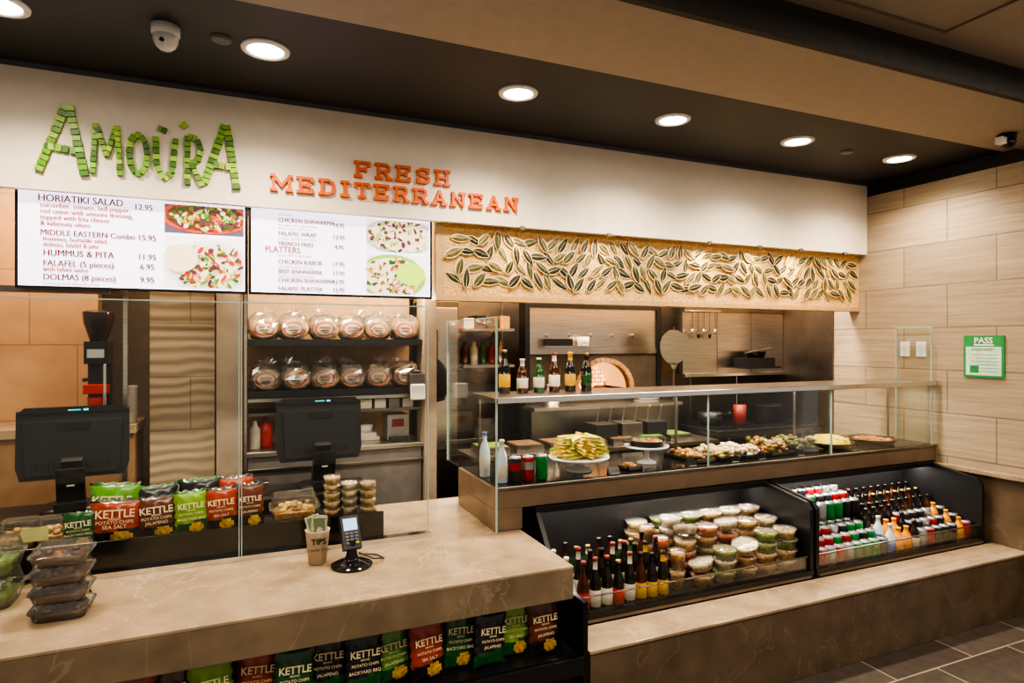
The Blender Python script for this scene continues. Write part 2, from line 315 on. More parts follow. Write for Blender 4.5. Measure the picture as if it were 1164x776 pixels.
# ---------------------------------------------------------------- leaf frieze
PY=3.47
b=MB(); b.box(1.05,4.498,PY,PY+.09,1.97,2.55,sand); b.box(1.00,1.05,PY-.0,PY+.2,1.97,2.55,mat('frieze_side',(.45,.29,.13),.6)); b.box(1.0,4.498,PY-.008,PY+.09,1.94,1.97,mat('frieze_trim',(.45,.28,.12),.5))
def leaf(cx,cz,L,W,ang,y,m):
    n=7
    for (ll,ww,yy,h,mm) in ((L*1.09,W*1.30,y,.0,gold),(L,W,y-.0012,.003,m)):
        ps=[]; fs=[]
        for i in range(n+1):
            t_=i/n; w=ww/2*math.sin(math.pi*t_**.85)**.8 if 0<t_<1 else 0.0008
            for sgn in(-1,0,1):
                u=(t_-.5)*ll; v_=sgn*w
                ps.append((cx+u*math.cos(ang)-v_*math.sin(ang), yy-(h if sgn==0 else 0), cz+u*math.sin(ang)+v_*math.cos(ang)))
        for i in range(n):
            for k in(0,1): a=i*3+k; fs.append((a,a+1,a+4,a+3))
        b.add(ps,fs,mm,False)
    c,s=math.cos(ang),math.sin(ang)
    b.add([(cx-.46*L*c+.0015*s,y-.0054,cz-.46*L*s-.0015*c),(cx+.4*L*c,y-.0054,cz+.4*L*s),(cx-.46*L*c-.0015*s,y-.0054,cz-.46*L*s+.0015*c)],[(0,1,2)],gold)
# dense loose leaves that follow a flowing, swaying direction along the band
li=0
for col in range(45):
    x=1.115+.0755*col
    for row in range(4):
        px=x+(.037 if row%2 else 0)+R(-.012,.012); pz=2.068+.078*row+R(-.010,.010)
        if px>4.43: continue
        flow=1.05*math.sin(px*6.8+row*.55)+.35*math.sin(px*17+row*2)
        a=flow+(math.pi*.5 if (col+row)%5==0 else 0)+R(-.2,.2)
        leaf(px,pz,R(.100,.128),R(.036,.046),a,PY-.003-.0020*((li*4)%9),random.choice(leafm)); li+=1
b.done('leaf_frieze_panel')
for x in(1.5,2.1,2.9,3.35,3.75,4.2):
    ld=bpy.data.lights.new('frieze_lamp','SPOT'); ld.energy=10 if 2.8<x<3.9 else 4.5; ld.spot_size=1.9; ld.spot_blend=1; ld.shadow_soft_size=.02; ld.color=(1,.74,.44)
    m=MB(); m.rod((x,3.36,2.383),(x,3.36,2.362),.016,steeld); o=m.done('frieze_spot_lamp')
    lo=bpy.data.objects.new('lamp',ld); COL.objects.link(lo); lo.location=(x,3.34,2.355); lo.rotation_euler=(math.radians(32),0,0); setpar(lo,o)

# ---------------------------------------------------------------- counters
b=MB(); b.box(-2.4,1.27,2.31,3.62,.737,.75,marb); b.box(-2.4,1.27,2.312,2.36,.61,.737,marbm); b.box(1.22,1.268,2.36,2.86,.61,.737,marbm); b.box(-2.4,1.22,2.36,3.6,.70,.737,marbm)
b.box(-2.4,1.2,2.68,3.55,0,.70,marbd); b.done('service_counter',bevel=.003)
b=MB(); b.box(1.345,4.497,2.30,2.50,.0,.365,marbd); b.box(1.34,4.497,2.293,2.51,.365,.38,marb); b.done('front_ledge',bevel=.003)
b=MB(); b.box(1.13,4.495,2.865,3.45,.86,.965,plinth); b.box(1.13,1.28,2.865,3.45,.752,.86,plinth); b.box(1.28,4.495,3.10,3.45,0,.86,dark)
b.box(1.15,4.49,2.89,3.43,.965,.972,blackg)
b.box(1.13,4.495,2.855,2.875,.957,.972,steeld)
base=b.done('deli_display_case',bevel=.003)
b=MB(); b.box(1.13,4.49,2.83,3.20,1.395,1.42,steel); b.box(1.13,4.49,2.825,2.835,1.392,1.423,chrome); b.done('shelf_top',base,bevel=.003)
b=MB(); b.box(1.14,4.49,2.872,2.880,.972,1.395,glass); b.done('front_glass',base)
b=MB(); b.box(1.128,1.136,2.85,3.66,.972,1.82,glass); b.box(1.127,1.137,2.846,2.852,.752,1.82,gedge); b.box(1.128,1.136,2.852,3.66,1.818,1.823,gedge); b.box(1.127,1.137,3.66,3.665,.972,1.82,gedge)
b.box(4.44,4.448,2.865,3.12,.972,1.80,glass); b.box(4.439,4.449,2.86,2.866,.972,1.80,gedge); b.box(4.439,4.449,2.866,3.12,1.797,1.803,gedge);b.box(4.439,4.449,3.12,3.125,.972,1.80,gedge)
for x in(2.47,3.47): b.box(x,x+.005,2.870,2.882,.972,1.395,gedge)
b.done('end_glass',base)
b=MB()
for x in(1.16,2.47,3.47,4.42): b.rod((x,3.17,.972),(x,3.17,1.395),.009,steeld)
b.done('posts',base)
b=MB()
for x0,x1 in((-1.8,-.035),(-.025,.81)):
    b.box(x0,x1,2.945,2.953,.768,1.87,glass); b.box(x0,x1,2.944,2.954,1.868,1.873,gedge)
    for e in(x0,x1): b.box(e-.002,e+.002,2.944,2.954,.768,1.87,gedge)
b.box(-1.8,.82,2.92,2.972,.751,.772,chrome)
b.done('glass_sneeze_guard')

# ---------------------------------------------------------------- coolers
def cooler(x0,x1,name,slopeleft):
    b=MB()
    b.box(x0,x1,2.52,3.08,0.0,.37,dark); b.box(x0,x1,3.05,3.09,.37,.85,black)
    for i in range(5): b.box(x0+.03,x1-.03,2.565+.1*i,2.665+.1*i if i<4 else 3.05,.37,.385+.028*i,black)
    sl=[(2.52,.37),(3.08,.37),(3.08,.85),(2.86,.85),(2.54,.45),(2.52,.43)]; rc=[(2.52,.37),(3.08,.37),(3.08,.85),(2.86,.85),(2.55,.80),(2.52,.76)]
    b.prism(sl if slopeleft else rc,'x',x0,x0+.025,black); b.prism(rc if not slopeleft else rc,'x',x1-.025,x1,black)
    b.box(x0,x1,2.845,2.90,.825,.857,black)
    b.box(x0,x1,2.515,2.555,.37,.425,blackg); b.box(x0+.02,x1-.02,2.513,2.516,.385,.40,steeld)
    b.box(x0+.03,x1-.03,2.53,2.536,.425,.50,glass); b.box(x0+.03,x1-.03,2.528,2.538,.498,.504,steeld)
    return b.done(name,bevel=.002)
cooler(1.345,2.905,'refrigerated_display_case',True)
cooler(2.925,4.44,'refrigerated_display_case',False)
amber=mat('amber_bottle',(.055,.016,.006),.08,noise=.05); dkb=mat('dark_bottle',(.014,.011,.009),.08); grn=mat('green_bottle',(.02,.07,.02),.08)
yel=mat('yellow_label',(.58,.33,.025),.4); wl=mat('white_label',(.58,.53,.46),.4); oj=mat('orange_juice',(.75,.28,.015),.25); blue=mat('blue_label',(.05,.15,.5),.3)
canr=mat('can_red',(.42,.012,.012),.3,.4); cang=mat('can_green',(.01,.24,.05),.3,.4); cans=mat('can_silver',(.48,.48,.48),.3,.8); cank=mat('can_black',(.02,.02,.022),.3,.3)
redd=mat('cap_dark_red',(.20,.015,.012),.35); goldc=mat('cap_gold',(.40,.26,.08),.3,.7)
wat=mat('water_bottle_plastic',(.50,.57,.62),.15,noise=.05)
def bottle(b,loc,h,body,label,cap,r=.029,neck=None):
    k=h/.24; neck=neck or body
    b.lathe(loc,[(.0001,0,body),(r*.93,0,body),(r,.006*k,body),(r,.035*k,body),(r*1.02,.036*k,label),(r*1.02,.105*k,label),(r,.106*k,body),(r,.135*k,body),(r*.75,.165*k,body),(r*.43,.19*k,body),(r*.40,.20*k,neck),(r*.40,.225*k,neck),(r*.47,.226*k,cap),(r*.47,.24*k,cap),(.0001,.241*k,cap)],seg=14)
def can(b,loc,col,h=.12,r=.031,col2=None):
    c2=col2 or col
    b.lathe(loc,[(.0001,0,cans),(r*.8,0,cans),(r,.008,col),(r,h*.45,col),(r,h*.75,c2),(r,h-.012,col),(r*.83,h-.002,cans),(r*.8,h,cans),(r*.76,h-.004,cank),(.0001,h-.004,cank)],seg=14)
def dz(y): return .386+.028*max(0,min(4,int((y-2.565)/.1)))
b=MB()
kinds=[(.21,wat,wl,wl),(.23,wat,blue,wl),(.26,amber,red,redd),(.27,dkb,wl,redd),(.26,amber,yel,dkb),(.24,dkb,red,goldc),(.25,dkb,yel,dkb),(.23,grn,wl,goldc)]
for j,y in enumerate((2.60,2.685,2.785)):
    for i in range(9):
        x=1.415+.066*i+(.02 if j%2 else 0)
        if i==0: k=kinds[0 if j<1 else 1]
        else: k=kinds[(i//2*3+j)%6+2] if j else kinds[[2,2,3,3,5,3,4,6,6][i]]
        bottle(b,(x,y,dz(y)),k[0]-.02*(j>1),k[1],k[2],k[3],.028,[None,None,k[2]][(i+j)%3])
b.done('chilled_bottles')
lidm=clear('lid_plastic',(.95,.95,.93),.30,.15,.07)
fills=[mat('fill%d'%i,c,.5,noise=.4,nscale=70) for i,c in enumerate([(.50,.27,.08),(.62,.43,.20),(.20,.26,.04),(.48,.13,.03),(.54,.36,.15),(.66,.54,.38),(.13,.07,.03)])]
def tub(b,loc,r,h,fill,sq=1,sy=1):
    b.lathe(loc,[(.0001,.002),(r*.76,.002),(r*.93,h*.78),(.0001,h*.86)],fill,16,1,sy,sq)
    b.lathe(loc,[(.0001,0),(r*.8,0),(r*.97,h*.86),(r*1.03,h*.88),(r*1.03,h*.94),(r*.9,h*.97),(.0001,h)],lidm,16,1,sy,sq)
b=MB()
for j,y in enumerate((2.625,2.765,2.90,3.0)):
    for i in range(6):
        x=2.075+.146*i
        if x>2.84: continue
        cup=(i==0 and j<3)
        z=.386+.028*[1,2,3,4][j]+.002; cnt=3 if j==0 else 4
        if j==0: cnt=[2,2,3,3,4,4][i]
        if i==0: x-=.02
        if cup:
            for c in range(2): tub(b,(x,y,z+c*.105),.042,.10,fills[3 if j%2 else 0])
            continue
        hh=.058
        for c in range(cnt-(j>2)):
            fl=random.choice(fills[:6])
            if j<2 and i in(1,3) and c==cnt-1:
                b.M=T((x,y,z+c*hh+.02))@Matrix.Rotation(R(-.4,.4),4,'X')@Matrix.Rotation(R(-.3,.3),4,'Y'); tub(b,(0,0,0),.07,.05,fills[5]); b.M=Matrix.Identity(4)
            else:
                tub(b,(x+R(-.008,.008),y,z+c*hh),.064,hh,fl)
                if c==cnt-1 or j==0:
                    for q in range(6): b.ball((x+R(-.04,.04),y+R(-.04,.04),z+c*hh+.048),(.012,.012,.006),random.choice(fills),6,4)
b.done('salad_bowl_stacks')
b=MB()
for j,y in enumerate((2.60,2.68,2.765,2.85,2.935,3.01)):
    z=dz(y)
    for i in range(20):
        x=2.985+.0735*i
        if x>4.39: break
        if i==0: bottle(b,(x,y,z),.21-.02*j,wat,wl,wl,.029)
        elif i<=3: can(b,(x,y,z),[canr,canr,cans,canr][(i+j)%4] if j<4 else cank)
        elif i<=5: can(b,(x,y,z),[canr,cans,cang][(i+j)%3])
        elif i<=8: can(b,(x,y,z),[cang,cang,cank][(i+j)%3])
        elif i==9 and j<2: bottle(b,(x,y,z),.19,wat,blue,wl,.029)
        elif i in(10,11) and j<2: bottle(b,(x,y,z),.16,oj,oj,oj,.033)
        elif i<=12: bottle(b,(x,y,z),.19,dkb,[wl,dkb,red,dkb][(i+j)%4],[dkb,redd][(i*j)%2],.029)
        elif i==18 and j<3: bottle(b,(x,y,z),.16,oj,oj,oj,.031)
        else:
            if j<3: can(b,(x,y,z),[cank,cans,cank,canr,cank][(i*2+j)%5],.13)
            else: bottle(b,(x,y,z),.19,[dkb,amber,dkb][(i+j)%3],[wl,red,dkb][(i+j)%3],[goldc,dkb][j%2],.028)
        if j>2 and 2<=i<=9: can(b,(x,y,z+.121),[canr,cans,cang,cank][(i//2+j)%4],.115)
b.done('chilled_drink_cans')

# ---------------------------------------------------------------- display food
plate=mat('white_ceramic',(.75,.74,.72),.15,noise=.03)
def cakestand(x,y,z,r,h,name):
    b=MB(); b.lathe((x,y,z),[(.0001,0),(r*.45,0),(r*.42,.01),(r*.14,.025),(r*.12,h*.7),(r*.3,h-.008),(r,h-.004),(r*1.02,h+.008),(r*.95,h+.006),(.0001,h+.002)],plate,28); return b.done(name)
DZ=.973
cs=cakestand(1.72,3.07,DZ,.17,.075,'cake_stand')
b=MB(); pc=[mat('sandwich_%d'%i,c,.6,noise=.35,nscale=60) for i,c in enumerate([(.60,.42,.06),(.48,.32,.05),(.24,.30,.03),(.66,.48,.12)])]
for l in range(6):
    for i in range(12):
        a=i/12*6.28+l*.4+R(-.15,.15); rr=(.135-.009*l)*R(.8,1.05)
        b.M=T((1.72+rr*math.cos(a),3.07+rr*math.sin(a)*.8,DZ+.086+l*.017+R(0,.006)))@Matrix.Rotation(a+R(-.5,.5),4,'Z')@Matrix.Rotation(R(-.3,.3),4,'X')@Matrix.Rotation(R(-.15,.25),4,'Y')
        tri=[(-.045,-.038),(.05,0),(-.045,.038)]; tri2=[(-.042,-.034),(.045,0),(-.042,.034)]
        b.prism(tri,'z',0,.007,pc[3]); b.prism(tri2,'z',.007,.013,pc[2] if i%3 else fills[0]); b.prism(tri,'z',.013,.019,pc[(l+i)%3])
b.M=Matrix.Identity(4)
b.lathe((1.72,3.07,DZ+.084),[(.0001,0),(.09,0),(.07,.10),(.0001,.11)],pc[0],12)
b.done('sandwiches',cs)
cs=cakestand(2.20,3.10,DZ,.13,.10,'cake_stand')
def pan(x,y,z,r,name,fm,n,parent=None,pile=.02,colors=None):
    b=MB(); b.lathe((x,y,z),[(.0001,0),(r*.85,0),(r,.035),(r*1.03,.035),(r*.97,.03),(r*.84,.008),(.0001,.008)],black,28)
    for s in(-1,1): b.cbox((x+s*r*1.12,y,z+.03),(.05,.05,.008),black)
    b.lathe((x,y,z+.01),[(r*.9,.004),(r*.8,pile*.8),(r*.4,pile*1.3),(.0001,pile*1.5)],fm,20)
    for i in range(n):
        a=R(0,6.28);q=math.sqrt(R(0,1))*.8*r; b.ball((x+q*math.cos(a),y+q*math.sin(a),z+.01+pile*(1.35-.6*q/r)),(R(.008,.016),R(.008,.016),R(.006,.011)),random.choice(colors or [fm]),7,5)
    return b.done(name,parent)
pan(2.20,3.10,DZ+.107,.115,'food_dish',fills[6],30,cs,.015,[fills[3],fills[6],pc[2]])
rice=mat('yellow_rice',(.80,.60,.02),.5,noise=.3,nscale=90,bump=.6,bscale=200); ricd=mat('grilled_brown',(.26,.10,.02),.5,noise=.4,nscale=80)
pan(3.72,3.10,DZ,.155,'serving_pan_of_rice',rice,60,None,.05,[rice,pc[0]])
pan(4.13,3.08,DZ,.155,'serving_pan_of_kebab',ricd,60,None,.022,[ricd,fills[3],fills[0]])
def tray(x0,x1,y0,y1,fm,colors,n,name,pile=.03):
    b=MB(); b.box(x0,x1,y0,y1,DZ,DZ+.006,black)
    for a in((x0,x1,y0,y0+.01),(x0,x1,y1-.01,y1),(x0,x0+.01,y0,y1),(x1-.01,x1,y0,y1)): b.box(*a,DZ,DZ+.022,steeld)
    for i in range(n):
        x=R(x0+.03,x1-.03);y=R(y0+.03,y1-.03); b.ball((x,y,DZ+.019+R(0,pile)),(R(.014,.026),R(.014,.022),R(.010,.018)),random.choice(colors),8,5)
    b.done(name)
dol=mat('dolma',(.10,.11,.02),.4)
tray(2.44,2.60,2.95,3.25,fills[6],[ricd,fills[6],fills[0]],60,'food_tray')
tray(2.62,2.80,2.95,3.25,fills[6],[fills[4],fills[5],pc[2],fills[1]],80,'food_tray',.04)
tray(2.82,3.00,2.95,3.25,fills[5],[plate,fills[5],fills[1]],80,'food_tray',.04)
tray(3.03,3.25,2.95,3.25,fills[2],[dol,fills[0],ricd],100,'food_tray',.06)
tray(3.27,3.50,2.95,3.25,fills[2],[dol,dol,pc[2],fills[6]],100,'food_tray',.06)
tray(1.95,2.05,2.93,3.03,fills[2],[fills[0],ricd],12,'food_tray',.01)
b=MB(); bottle(b,(1.205,2.96,DZ),.22,wat,wl,wl,.031); b.done('water_bottle')
b=MB(); bottle(b,(1.175,3.13,DZ),.24,wat,wl,blue,.029); b.done('water_bottle')
for x,c in((1.275,cank),(1.348,canr),(1.428,cang)):
    b=MB(); can(b,(x,2.95,DZ),c,.135,.032,canr if c is cank else (cans if c is canr else None)); b.done('soda_can')
for x in(1.85,2.38,2.70,2.91,3.24,3.72):
    b=MB(); b.prism([(2.90,DZ),(2.93,DZ),(2.917,DZ+.035)],'x',x-.035,x+.035,blackg); b.box(x-.025,x+.025,2.8985,2.9,DZ+.002,DZ+.006,wl); b.done('price_card')
for i,(x,lb,hh,bd) in enumerate(((1.27,yel,.235,dkb),(1.375,wl,.185,amber),(1.475,wl,.19,grn),(1.57,cream,.215,amber),(1.67,yel,.22,dkb),(1.775,grn,.215,dkb))):
    b=MB(); bottle(b,(x,3.08,1.421),hh,bd,lb,[goldc,wl,wl,redd,yel,goldc][i],.031,[dkb,wl,grn,cream,yel,dkb][i]); b.done('beer_bottle')

# ---------------------------------------------------------------- chip bags
bagc={n:mat('bag_'+n,c,.3,0,noise=.15,nscale=30,coat=.5) for n,c in dict(red=(.34,.045,.015),green=(.09,.26,.02),dgreen=(.012,.085,.022),brown=(.13,.032,.014),black=(.014,.014,.016),lime=(.20,.36,.02)).items()}
chipy=mat('chip_print',(.60,.36,.07),.35,noise=.5,nscale=60); tcrm=mat('bag_lettering',(.80,.68,.42),.4,noise=.02)
def bag(x,y,z,w,h,c,lean=.15,yaw=0,roll=0,sub='SEA SALT'):
    M=T((x,y,z))@Matrix.Rotation(yaw,4,'Z')@Matrix.Rotation(-lean,4,'X')@Matrix.Rotation(roll,4,'Y')
    b=MB(); b.M=M; nx,nz=14,18; th=min(w,h)*.17; main=bagc[c]; low=bagc['black'] if c in('red','brown') else bagc['dgreen']
    def Y(i,j):
        u=i/nx*2-1; v=j/nz*2-1
        return th*max(0,(1-abs(u)**2.6))**.6*max(0,(1-abs(v)**3.2))**.55*(1+.16*math.sin(9*u+5*v+x*9)*math.cos(7*v))
    def X(i,j):
        u=i/nx*2-1; v=j/nz*2-1; return w/2*u*(1-.07*(1-v*v))+(.004*math.sin(j*2.1) if abs(u)==1 else 0)
    for s in(-1,1):
        vs=[];fs=[];ms=[]
        for j in range(nz+1):
            for i in range(nx+1): vs.append((X(i,j),s*Y(i,j),h*j/nz+(.004*math.sin(i*1.7+x*5) if j==nz else 0)))
        for j in range(nz):
            for i in range(nx):
                a=j*(nx+1)+i; fs.append((a,a+1,a+nx+2,a+nx+1))
                u=(i+.5)/nx*2-1;v=(j+.5)/nz
                if ((u-.3)/.5)**2+((v-.17)/.10)**2<1 and s<0: ms.append(chipy if c!='black' else low)
                elif v<.30+.06*u: ms.append(low)
                elif v>.93: ms.append(low)
                else: ms.append(main)
        b.add(vs,fs,ms,True)
    o=b.done('potato_chip_bag')
    text('KETTLE',M@T((0,-th*1.14,h*.60)),min(w*.25,h*.26),tcrm,o,'logo','CENTER',bold=.0008,sx=.92)
    text('BRAND',M@T((0,-th*1.15,h*.545)),w*.07,tcrm,o,'logo','CENTER')
    text('POTATO CHIPS',M@T((0,-th*1.15,h*.46)),w*.10,tcrm,o,'logo','CENTER')
    text(sub,M@T((0,-th*1.12,h*.35)),w*.11,tcrm,o,'logo','CENTER')
b=MB(); b.box(-1.1,.60,2.975,2.99,.751,.885,blackg); b.box(-1.1,.60,2.99,3.28,.751,.85,black); b.box(-1.1,.60,3.28,3.60,.751,.925,black); b.done('counter_riser',bevel=.003)
top=[(-.635,3.045,.12,.145,'dgreen'),(-.55,3.19,.20,.225,'green'),(-.515,3.055,.195,.18,'red'),(-.355,3.06,.165,.18,'brown'),(-.225,3.05,.135,.195,'lime'),(-.105,3.06,.14,.195,'red'),(.01,3.07,.125,.20,'brown'),(-.20,3.2,.18,.215,'black'),(-.05,3.2,.16,.215,'red'),(-.37,3.2,.17,.20,'black')]
for x,y,w,h,c in top: bag(x,y,.852,w,h,c,.12,R(-.15,.15),R(-.06,.06),random.choice(['SEA SALT','JALAPENO','BACKYARD BBQ']))
b=MB(); b.box(-.75,1.335,2.33,2.62,0,.36,black); b.box(1.30,1.325,2.285,2.66,.0,.60,blackg); b.box(-.75,-.72,2.33,2.66,.36,.60,black); b.box(-.72,1.30,2.62,2.64,.36,.60,black); b.box(-.75,1.30,2.275,2.29,0.3,.375,black)
b.done('snack_display_rack',bevel=.002)
cs_=['black','dgreen','red','brown','lime','red','dgreen','black','black','green','red','dgreen','black','lime','brown','green']
for i,c in enumerate(cs_):
    x=-.62+.128*i
    if x>1.25: break
    bag(x,2.39+.035*(i%2),.362,.148,.235 if i%3 else .22,c,.10,R(-.15,.15),R(-.10,.10),random.choice(['SEA SALT','JALAPENO','BACKYARD BBQ']))

# ---------------------------------------------------------------- containers on counter
def clam(b,x,y,z,w,h,fm,n,cols):
    b.lathe((x,y,z),[(.0001,.003),(w*.42,.003),(w*.46,h*.38),(.0001,h*.45)],fm,24,1,.85,.35)
    for i in range(n): b.ball((x+R(-.33,.33)*w,y+R(-.26,.26)*w,z+h*R(.35,.62)),(R(.012,.02),R(.012,.02),R(.008,.014)),random.choice(cols),7,5)
    b.lathe((x,y,z),[(.0001,0),(w*.47,0),(w*.54,h*.5),(w*.575,h*.52),(w*.575,h*.57),(w*.53,h*.6),(w*.47,h*.97),(.0001,h)],plast,24,1,.85,.35,smooth=False)
choc=mat('chocolate_cookie',(.06,.026,.014),.5,noise=.4,nscale=50); leafy=mat('lettuce',(.10,.18,.03),.5,noise=.4,nscale=50); bakl=mat('baklava',(.38,.19,.05),.45,noise=.35,nscale=60)
b=MB()
for i in range(4): clam(b,-.59+R(-.006,.006),2.60,.752+i*.062,.160,.06,choc,9,[choc,choc,ricd])
b.done('plastic_container_stack')
b=MB()
for i in range(2): clam(b,-.875,2.80,.752+i*.115,.20,.112,leafy,24,[leafy,fills[2],leafy,cream])
b.done('plastic_container_stack')
b=MB()
for i in range(3):
    x=[-1.0,-.86,-.735][i]; clam(b,x,3.13,.852,.13,.12,fills[4],16,[bakl,fills[1],fills[0]])
b.box(-.83,-.74,3.03,3.032,.90,.955,mat('price_tag_paper',(.65,.62,.28),.5)); b.done('plastic_food_containers')
b=MB(); clam(b,.205,3.13,.852,.20,.125,fills[0],30,[pc[0],pc[3],bakl]); b.done('plastic_container_of_pastry')
b=MB()
for i in range(5):
    for k,(x,y) in enumerate(((.375,3.10),(.46,3.12),(.545,3.09))):
        if k and i>3: continue
        tub(b,(x,y,.853+i*.040),.042,.040,fills[[1,5,4][k]])
b.done('sauce_cup_stacks')
b=MB(); b.lathe((.275,2.77,.752),[(.0001,0),(.036,0),(.050,.14),(.052,.143),(.048,.143),(.034,.006),(.0001,.006)],mat('kraft_cup',(.50,.42,.31),.6),24)
bill=mat('dollar_bill',(.42,.44,.31),.6,noise=.35,nscale=90); billd=mat('dollar_print',(.14,.17,.10),.6)
for i in range(5):
    b.M=T((.275+R(-.02,.02),2.77+R(-.015,.015),.80))@Matrix.Rotation(R(-.5,.5),4,'Z')@Matrix.Rotation(R(-.25,.25),4,'Y')@Matrix.Rotation(R(-.2,.2),4,'X')
    hh=.14+R(0,.02)
    b.box(-.03,.03,-.0006,.0006,0,hh,bill); b.box(-.024,.024,-.0009,-.0006,.02,hh-.006,billd); b.ball((0,-.0008,hh*.6),(.014,.0006,.018),bill,12,6)
b.M=Matrix.Identity(4)
o=b.done('tip_cup'); text('TIPS',T((.275,2.719,.845)),.034,black,o,'label','CENTER',bold=.0008); text('THANK YOU!',T((.275,2.724,.815)),.015,black,o,'label','CENTER')
b=MB(); x,y=.405,2.68
b.lathe((x,y,.752),[(.0001,0),(.085,0),(.087,.008),(.06,.02),(.03,.03),(.022,.05),(.020,.11),(.0001,.11)],blackg,28)
b.M=T((x,y-.005,.835))@Matrix.Rotation(.12,4,'Z')@Matrix.Rotation(-.5,4,'X')
b.cbox((0,0,.055),(.078,.03,.14),black); b.cbox((0,-.016,.088),(.058,.004,.050),emis('terminal_screen',(.25,.38,.6),.8))
key=mat('keys',(.10,.10,.11),.4)
for r_ in range(4):
    for c in range(3): b.cbox((-.02+.02*c,-.017,.050-.0135*r_),(.014,.006,.009),[key,red,yel][0 if r_<3 else c])
b.M=Matrix.Identity(4)
pts=[(x+.03,y+.01,.80),(x+.09,y-.02,.775),(x+.14,y+.02,.758),(x+.12,y+.08,.757),(x+.05,y+.12,.757)]
for i in range(4): b.rod(pts[i],pts[i+1],.0035,black)
b.done('card_payment_terminal',bevel=.002)
def pos(x,y,z,yaw):
    b=MB(); B0=T((x,y,z))@Matrix.Rotation(yaw,4,'Z')
    b.M=B0
    b.lathe((0,0,0),[(.0001,0),(.12,0),(.12,.012),(.10,.022),(.0001,.022)],black,24,1,.9,.4)
    b.M=B0@T((0,.03,.02))@Matrix.Rotation(.25,4,'X'); b.prism([(-.05,0),(.05,0),(.04,.22),(-.04,.22)],'y',-.03,.015,black)
    b.M=B0@T((0,.06,.13))@Matrix.Rotation(-.10,4,'X')
    b.prism([(-.205,0),(.205,0),(.222,.06),(.222,.32),(-.222,.32),(-.222,.06)],'y',-.02,.02,black)
    b.prism([(-.18,.02),(.18,.02),(.195,.27),(-.195,.27)],'y',-.045,-.018,black)
    b.prism([(-.222,.305),(.222,.305),(.19,.335),(-.19,.335)],'y',-.03,.012,blackg)
    for i in range(14): b.cbox((-.14+.0215*i,-.046,.06),(.010,.004,.03),blackg)
    b.cbox((0,-.046,.24),(.13,.004,.035),blackg)
    b.cbox((-.0,-.0315,.318),(.05,.002,.005),emis('logo_cyan',(.05,.45,.6),1.0)); b.cbox((.045,-.0315,.318),(.02,.002,.009),MATS['logo_cyan'])
    b.M=B0@T((0,-.05,.09))@Matrix.Rotation(.3,4,'X'); b.cbox((0,-.03,.045),(.11,.012,.16),blackg); b.cbox((0,-.037,.045),(.03,.002,.008),white)
    b.M=B0; b.cbox((0,-.09,.03),(.12,.06,.035),black)
    return b.done('point_of_sale_terminal',bevel=.004)
pos(-.75,3.46,.926,.12); pos(.365,3.46,.926,.05)
b=MB(); b.box(.02,.10,3.36,3.44,.926,.99,steeld); b.box(.03,.09,3.37,3.43,.99,1.0,black); b.done('receipt_printer',bevel=.003)

# ---------------------------------------------------------------- pita rack
b=MB(); b.box(-.0,1.05,4.32,4.345,0,2.5,mat('rack_back',(.46,.29,.15),.5))
for z in(1.71,1.40):
    b.box(0,1.05,3.98,4.32,z-.02,z,black); b.box(0,1.05,3.955,3.98,z-.035,z+.004,black)
b.box(0,1.05,3.95,3.97,1.34,1.36,steel)
b.done('bread_shelf')
pita=mat('pita_bread',(.64,.40,.20),.6,noise=.45,nscale=30); bagp=clear('bag_film',(.98,.96,.93),.45,.10,.09); lab=mat('bread_label',(.78,.68,.54),.5); labr=mat('bread_label_red',(.42,.08,.03),.5)
b=MB()
def film(cx,cy,cz,rx,ry,rz,yw):
    seg,rings=16,9; vs=[];fs=[]
    for i in range(rings+1):
        for k in range(seg):
            th_=math.pi*i/rings; a=2*math.pi*k/seg
            ca,sa=math.cos(a),math.sin(a)
            ca=math.copysign(abs(ca)**.6,ca); sa=math.copysign(abs(sa)**.6,sa)
            r1=math.sin(th_)**.5 if 0<i<rings else .01; q=1+R(-.09,.09)
            px,py=rx*r1*q*ca,ry*r1*q*sa
            vs.append((cx+px*math.cos(yw)-py*math.sin(yw),cy+px*math.sin(yw)+py*math.cos(yw),max(cz-rz*.98,cz-rz*math.cos(th_)*q)))
    for i in range(rings):
        for k in range(seg): fs.append((i*seg+k,i*seg+(k+1)%seg,(i+1)*seg+(k+1)%seg,(i+1)*seg+k))
    b.add(vs,fs,bagp,False)
    tx=R(-.05,.05); base_=(cx+tx,cy-.02,cz+rz*.85); n=9; vs=[base_]
    for k in range(n+1):
        a=math.pi*(.15+.7*k/n); rr=R(.045,.08); vs.append((base_[0]+rr*math.cos(a),base_[1]+R(-.02,.02),base_[2]+rr*.7*math.sin(a)))
    b.add(vs,[(0,k+1,k+2) for k in range(n)],bagp,False)
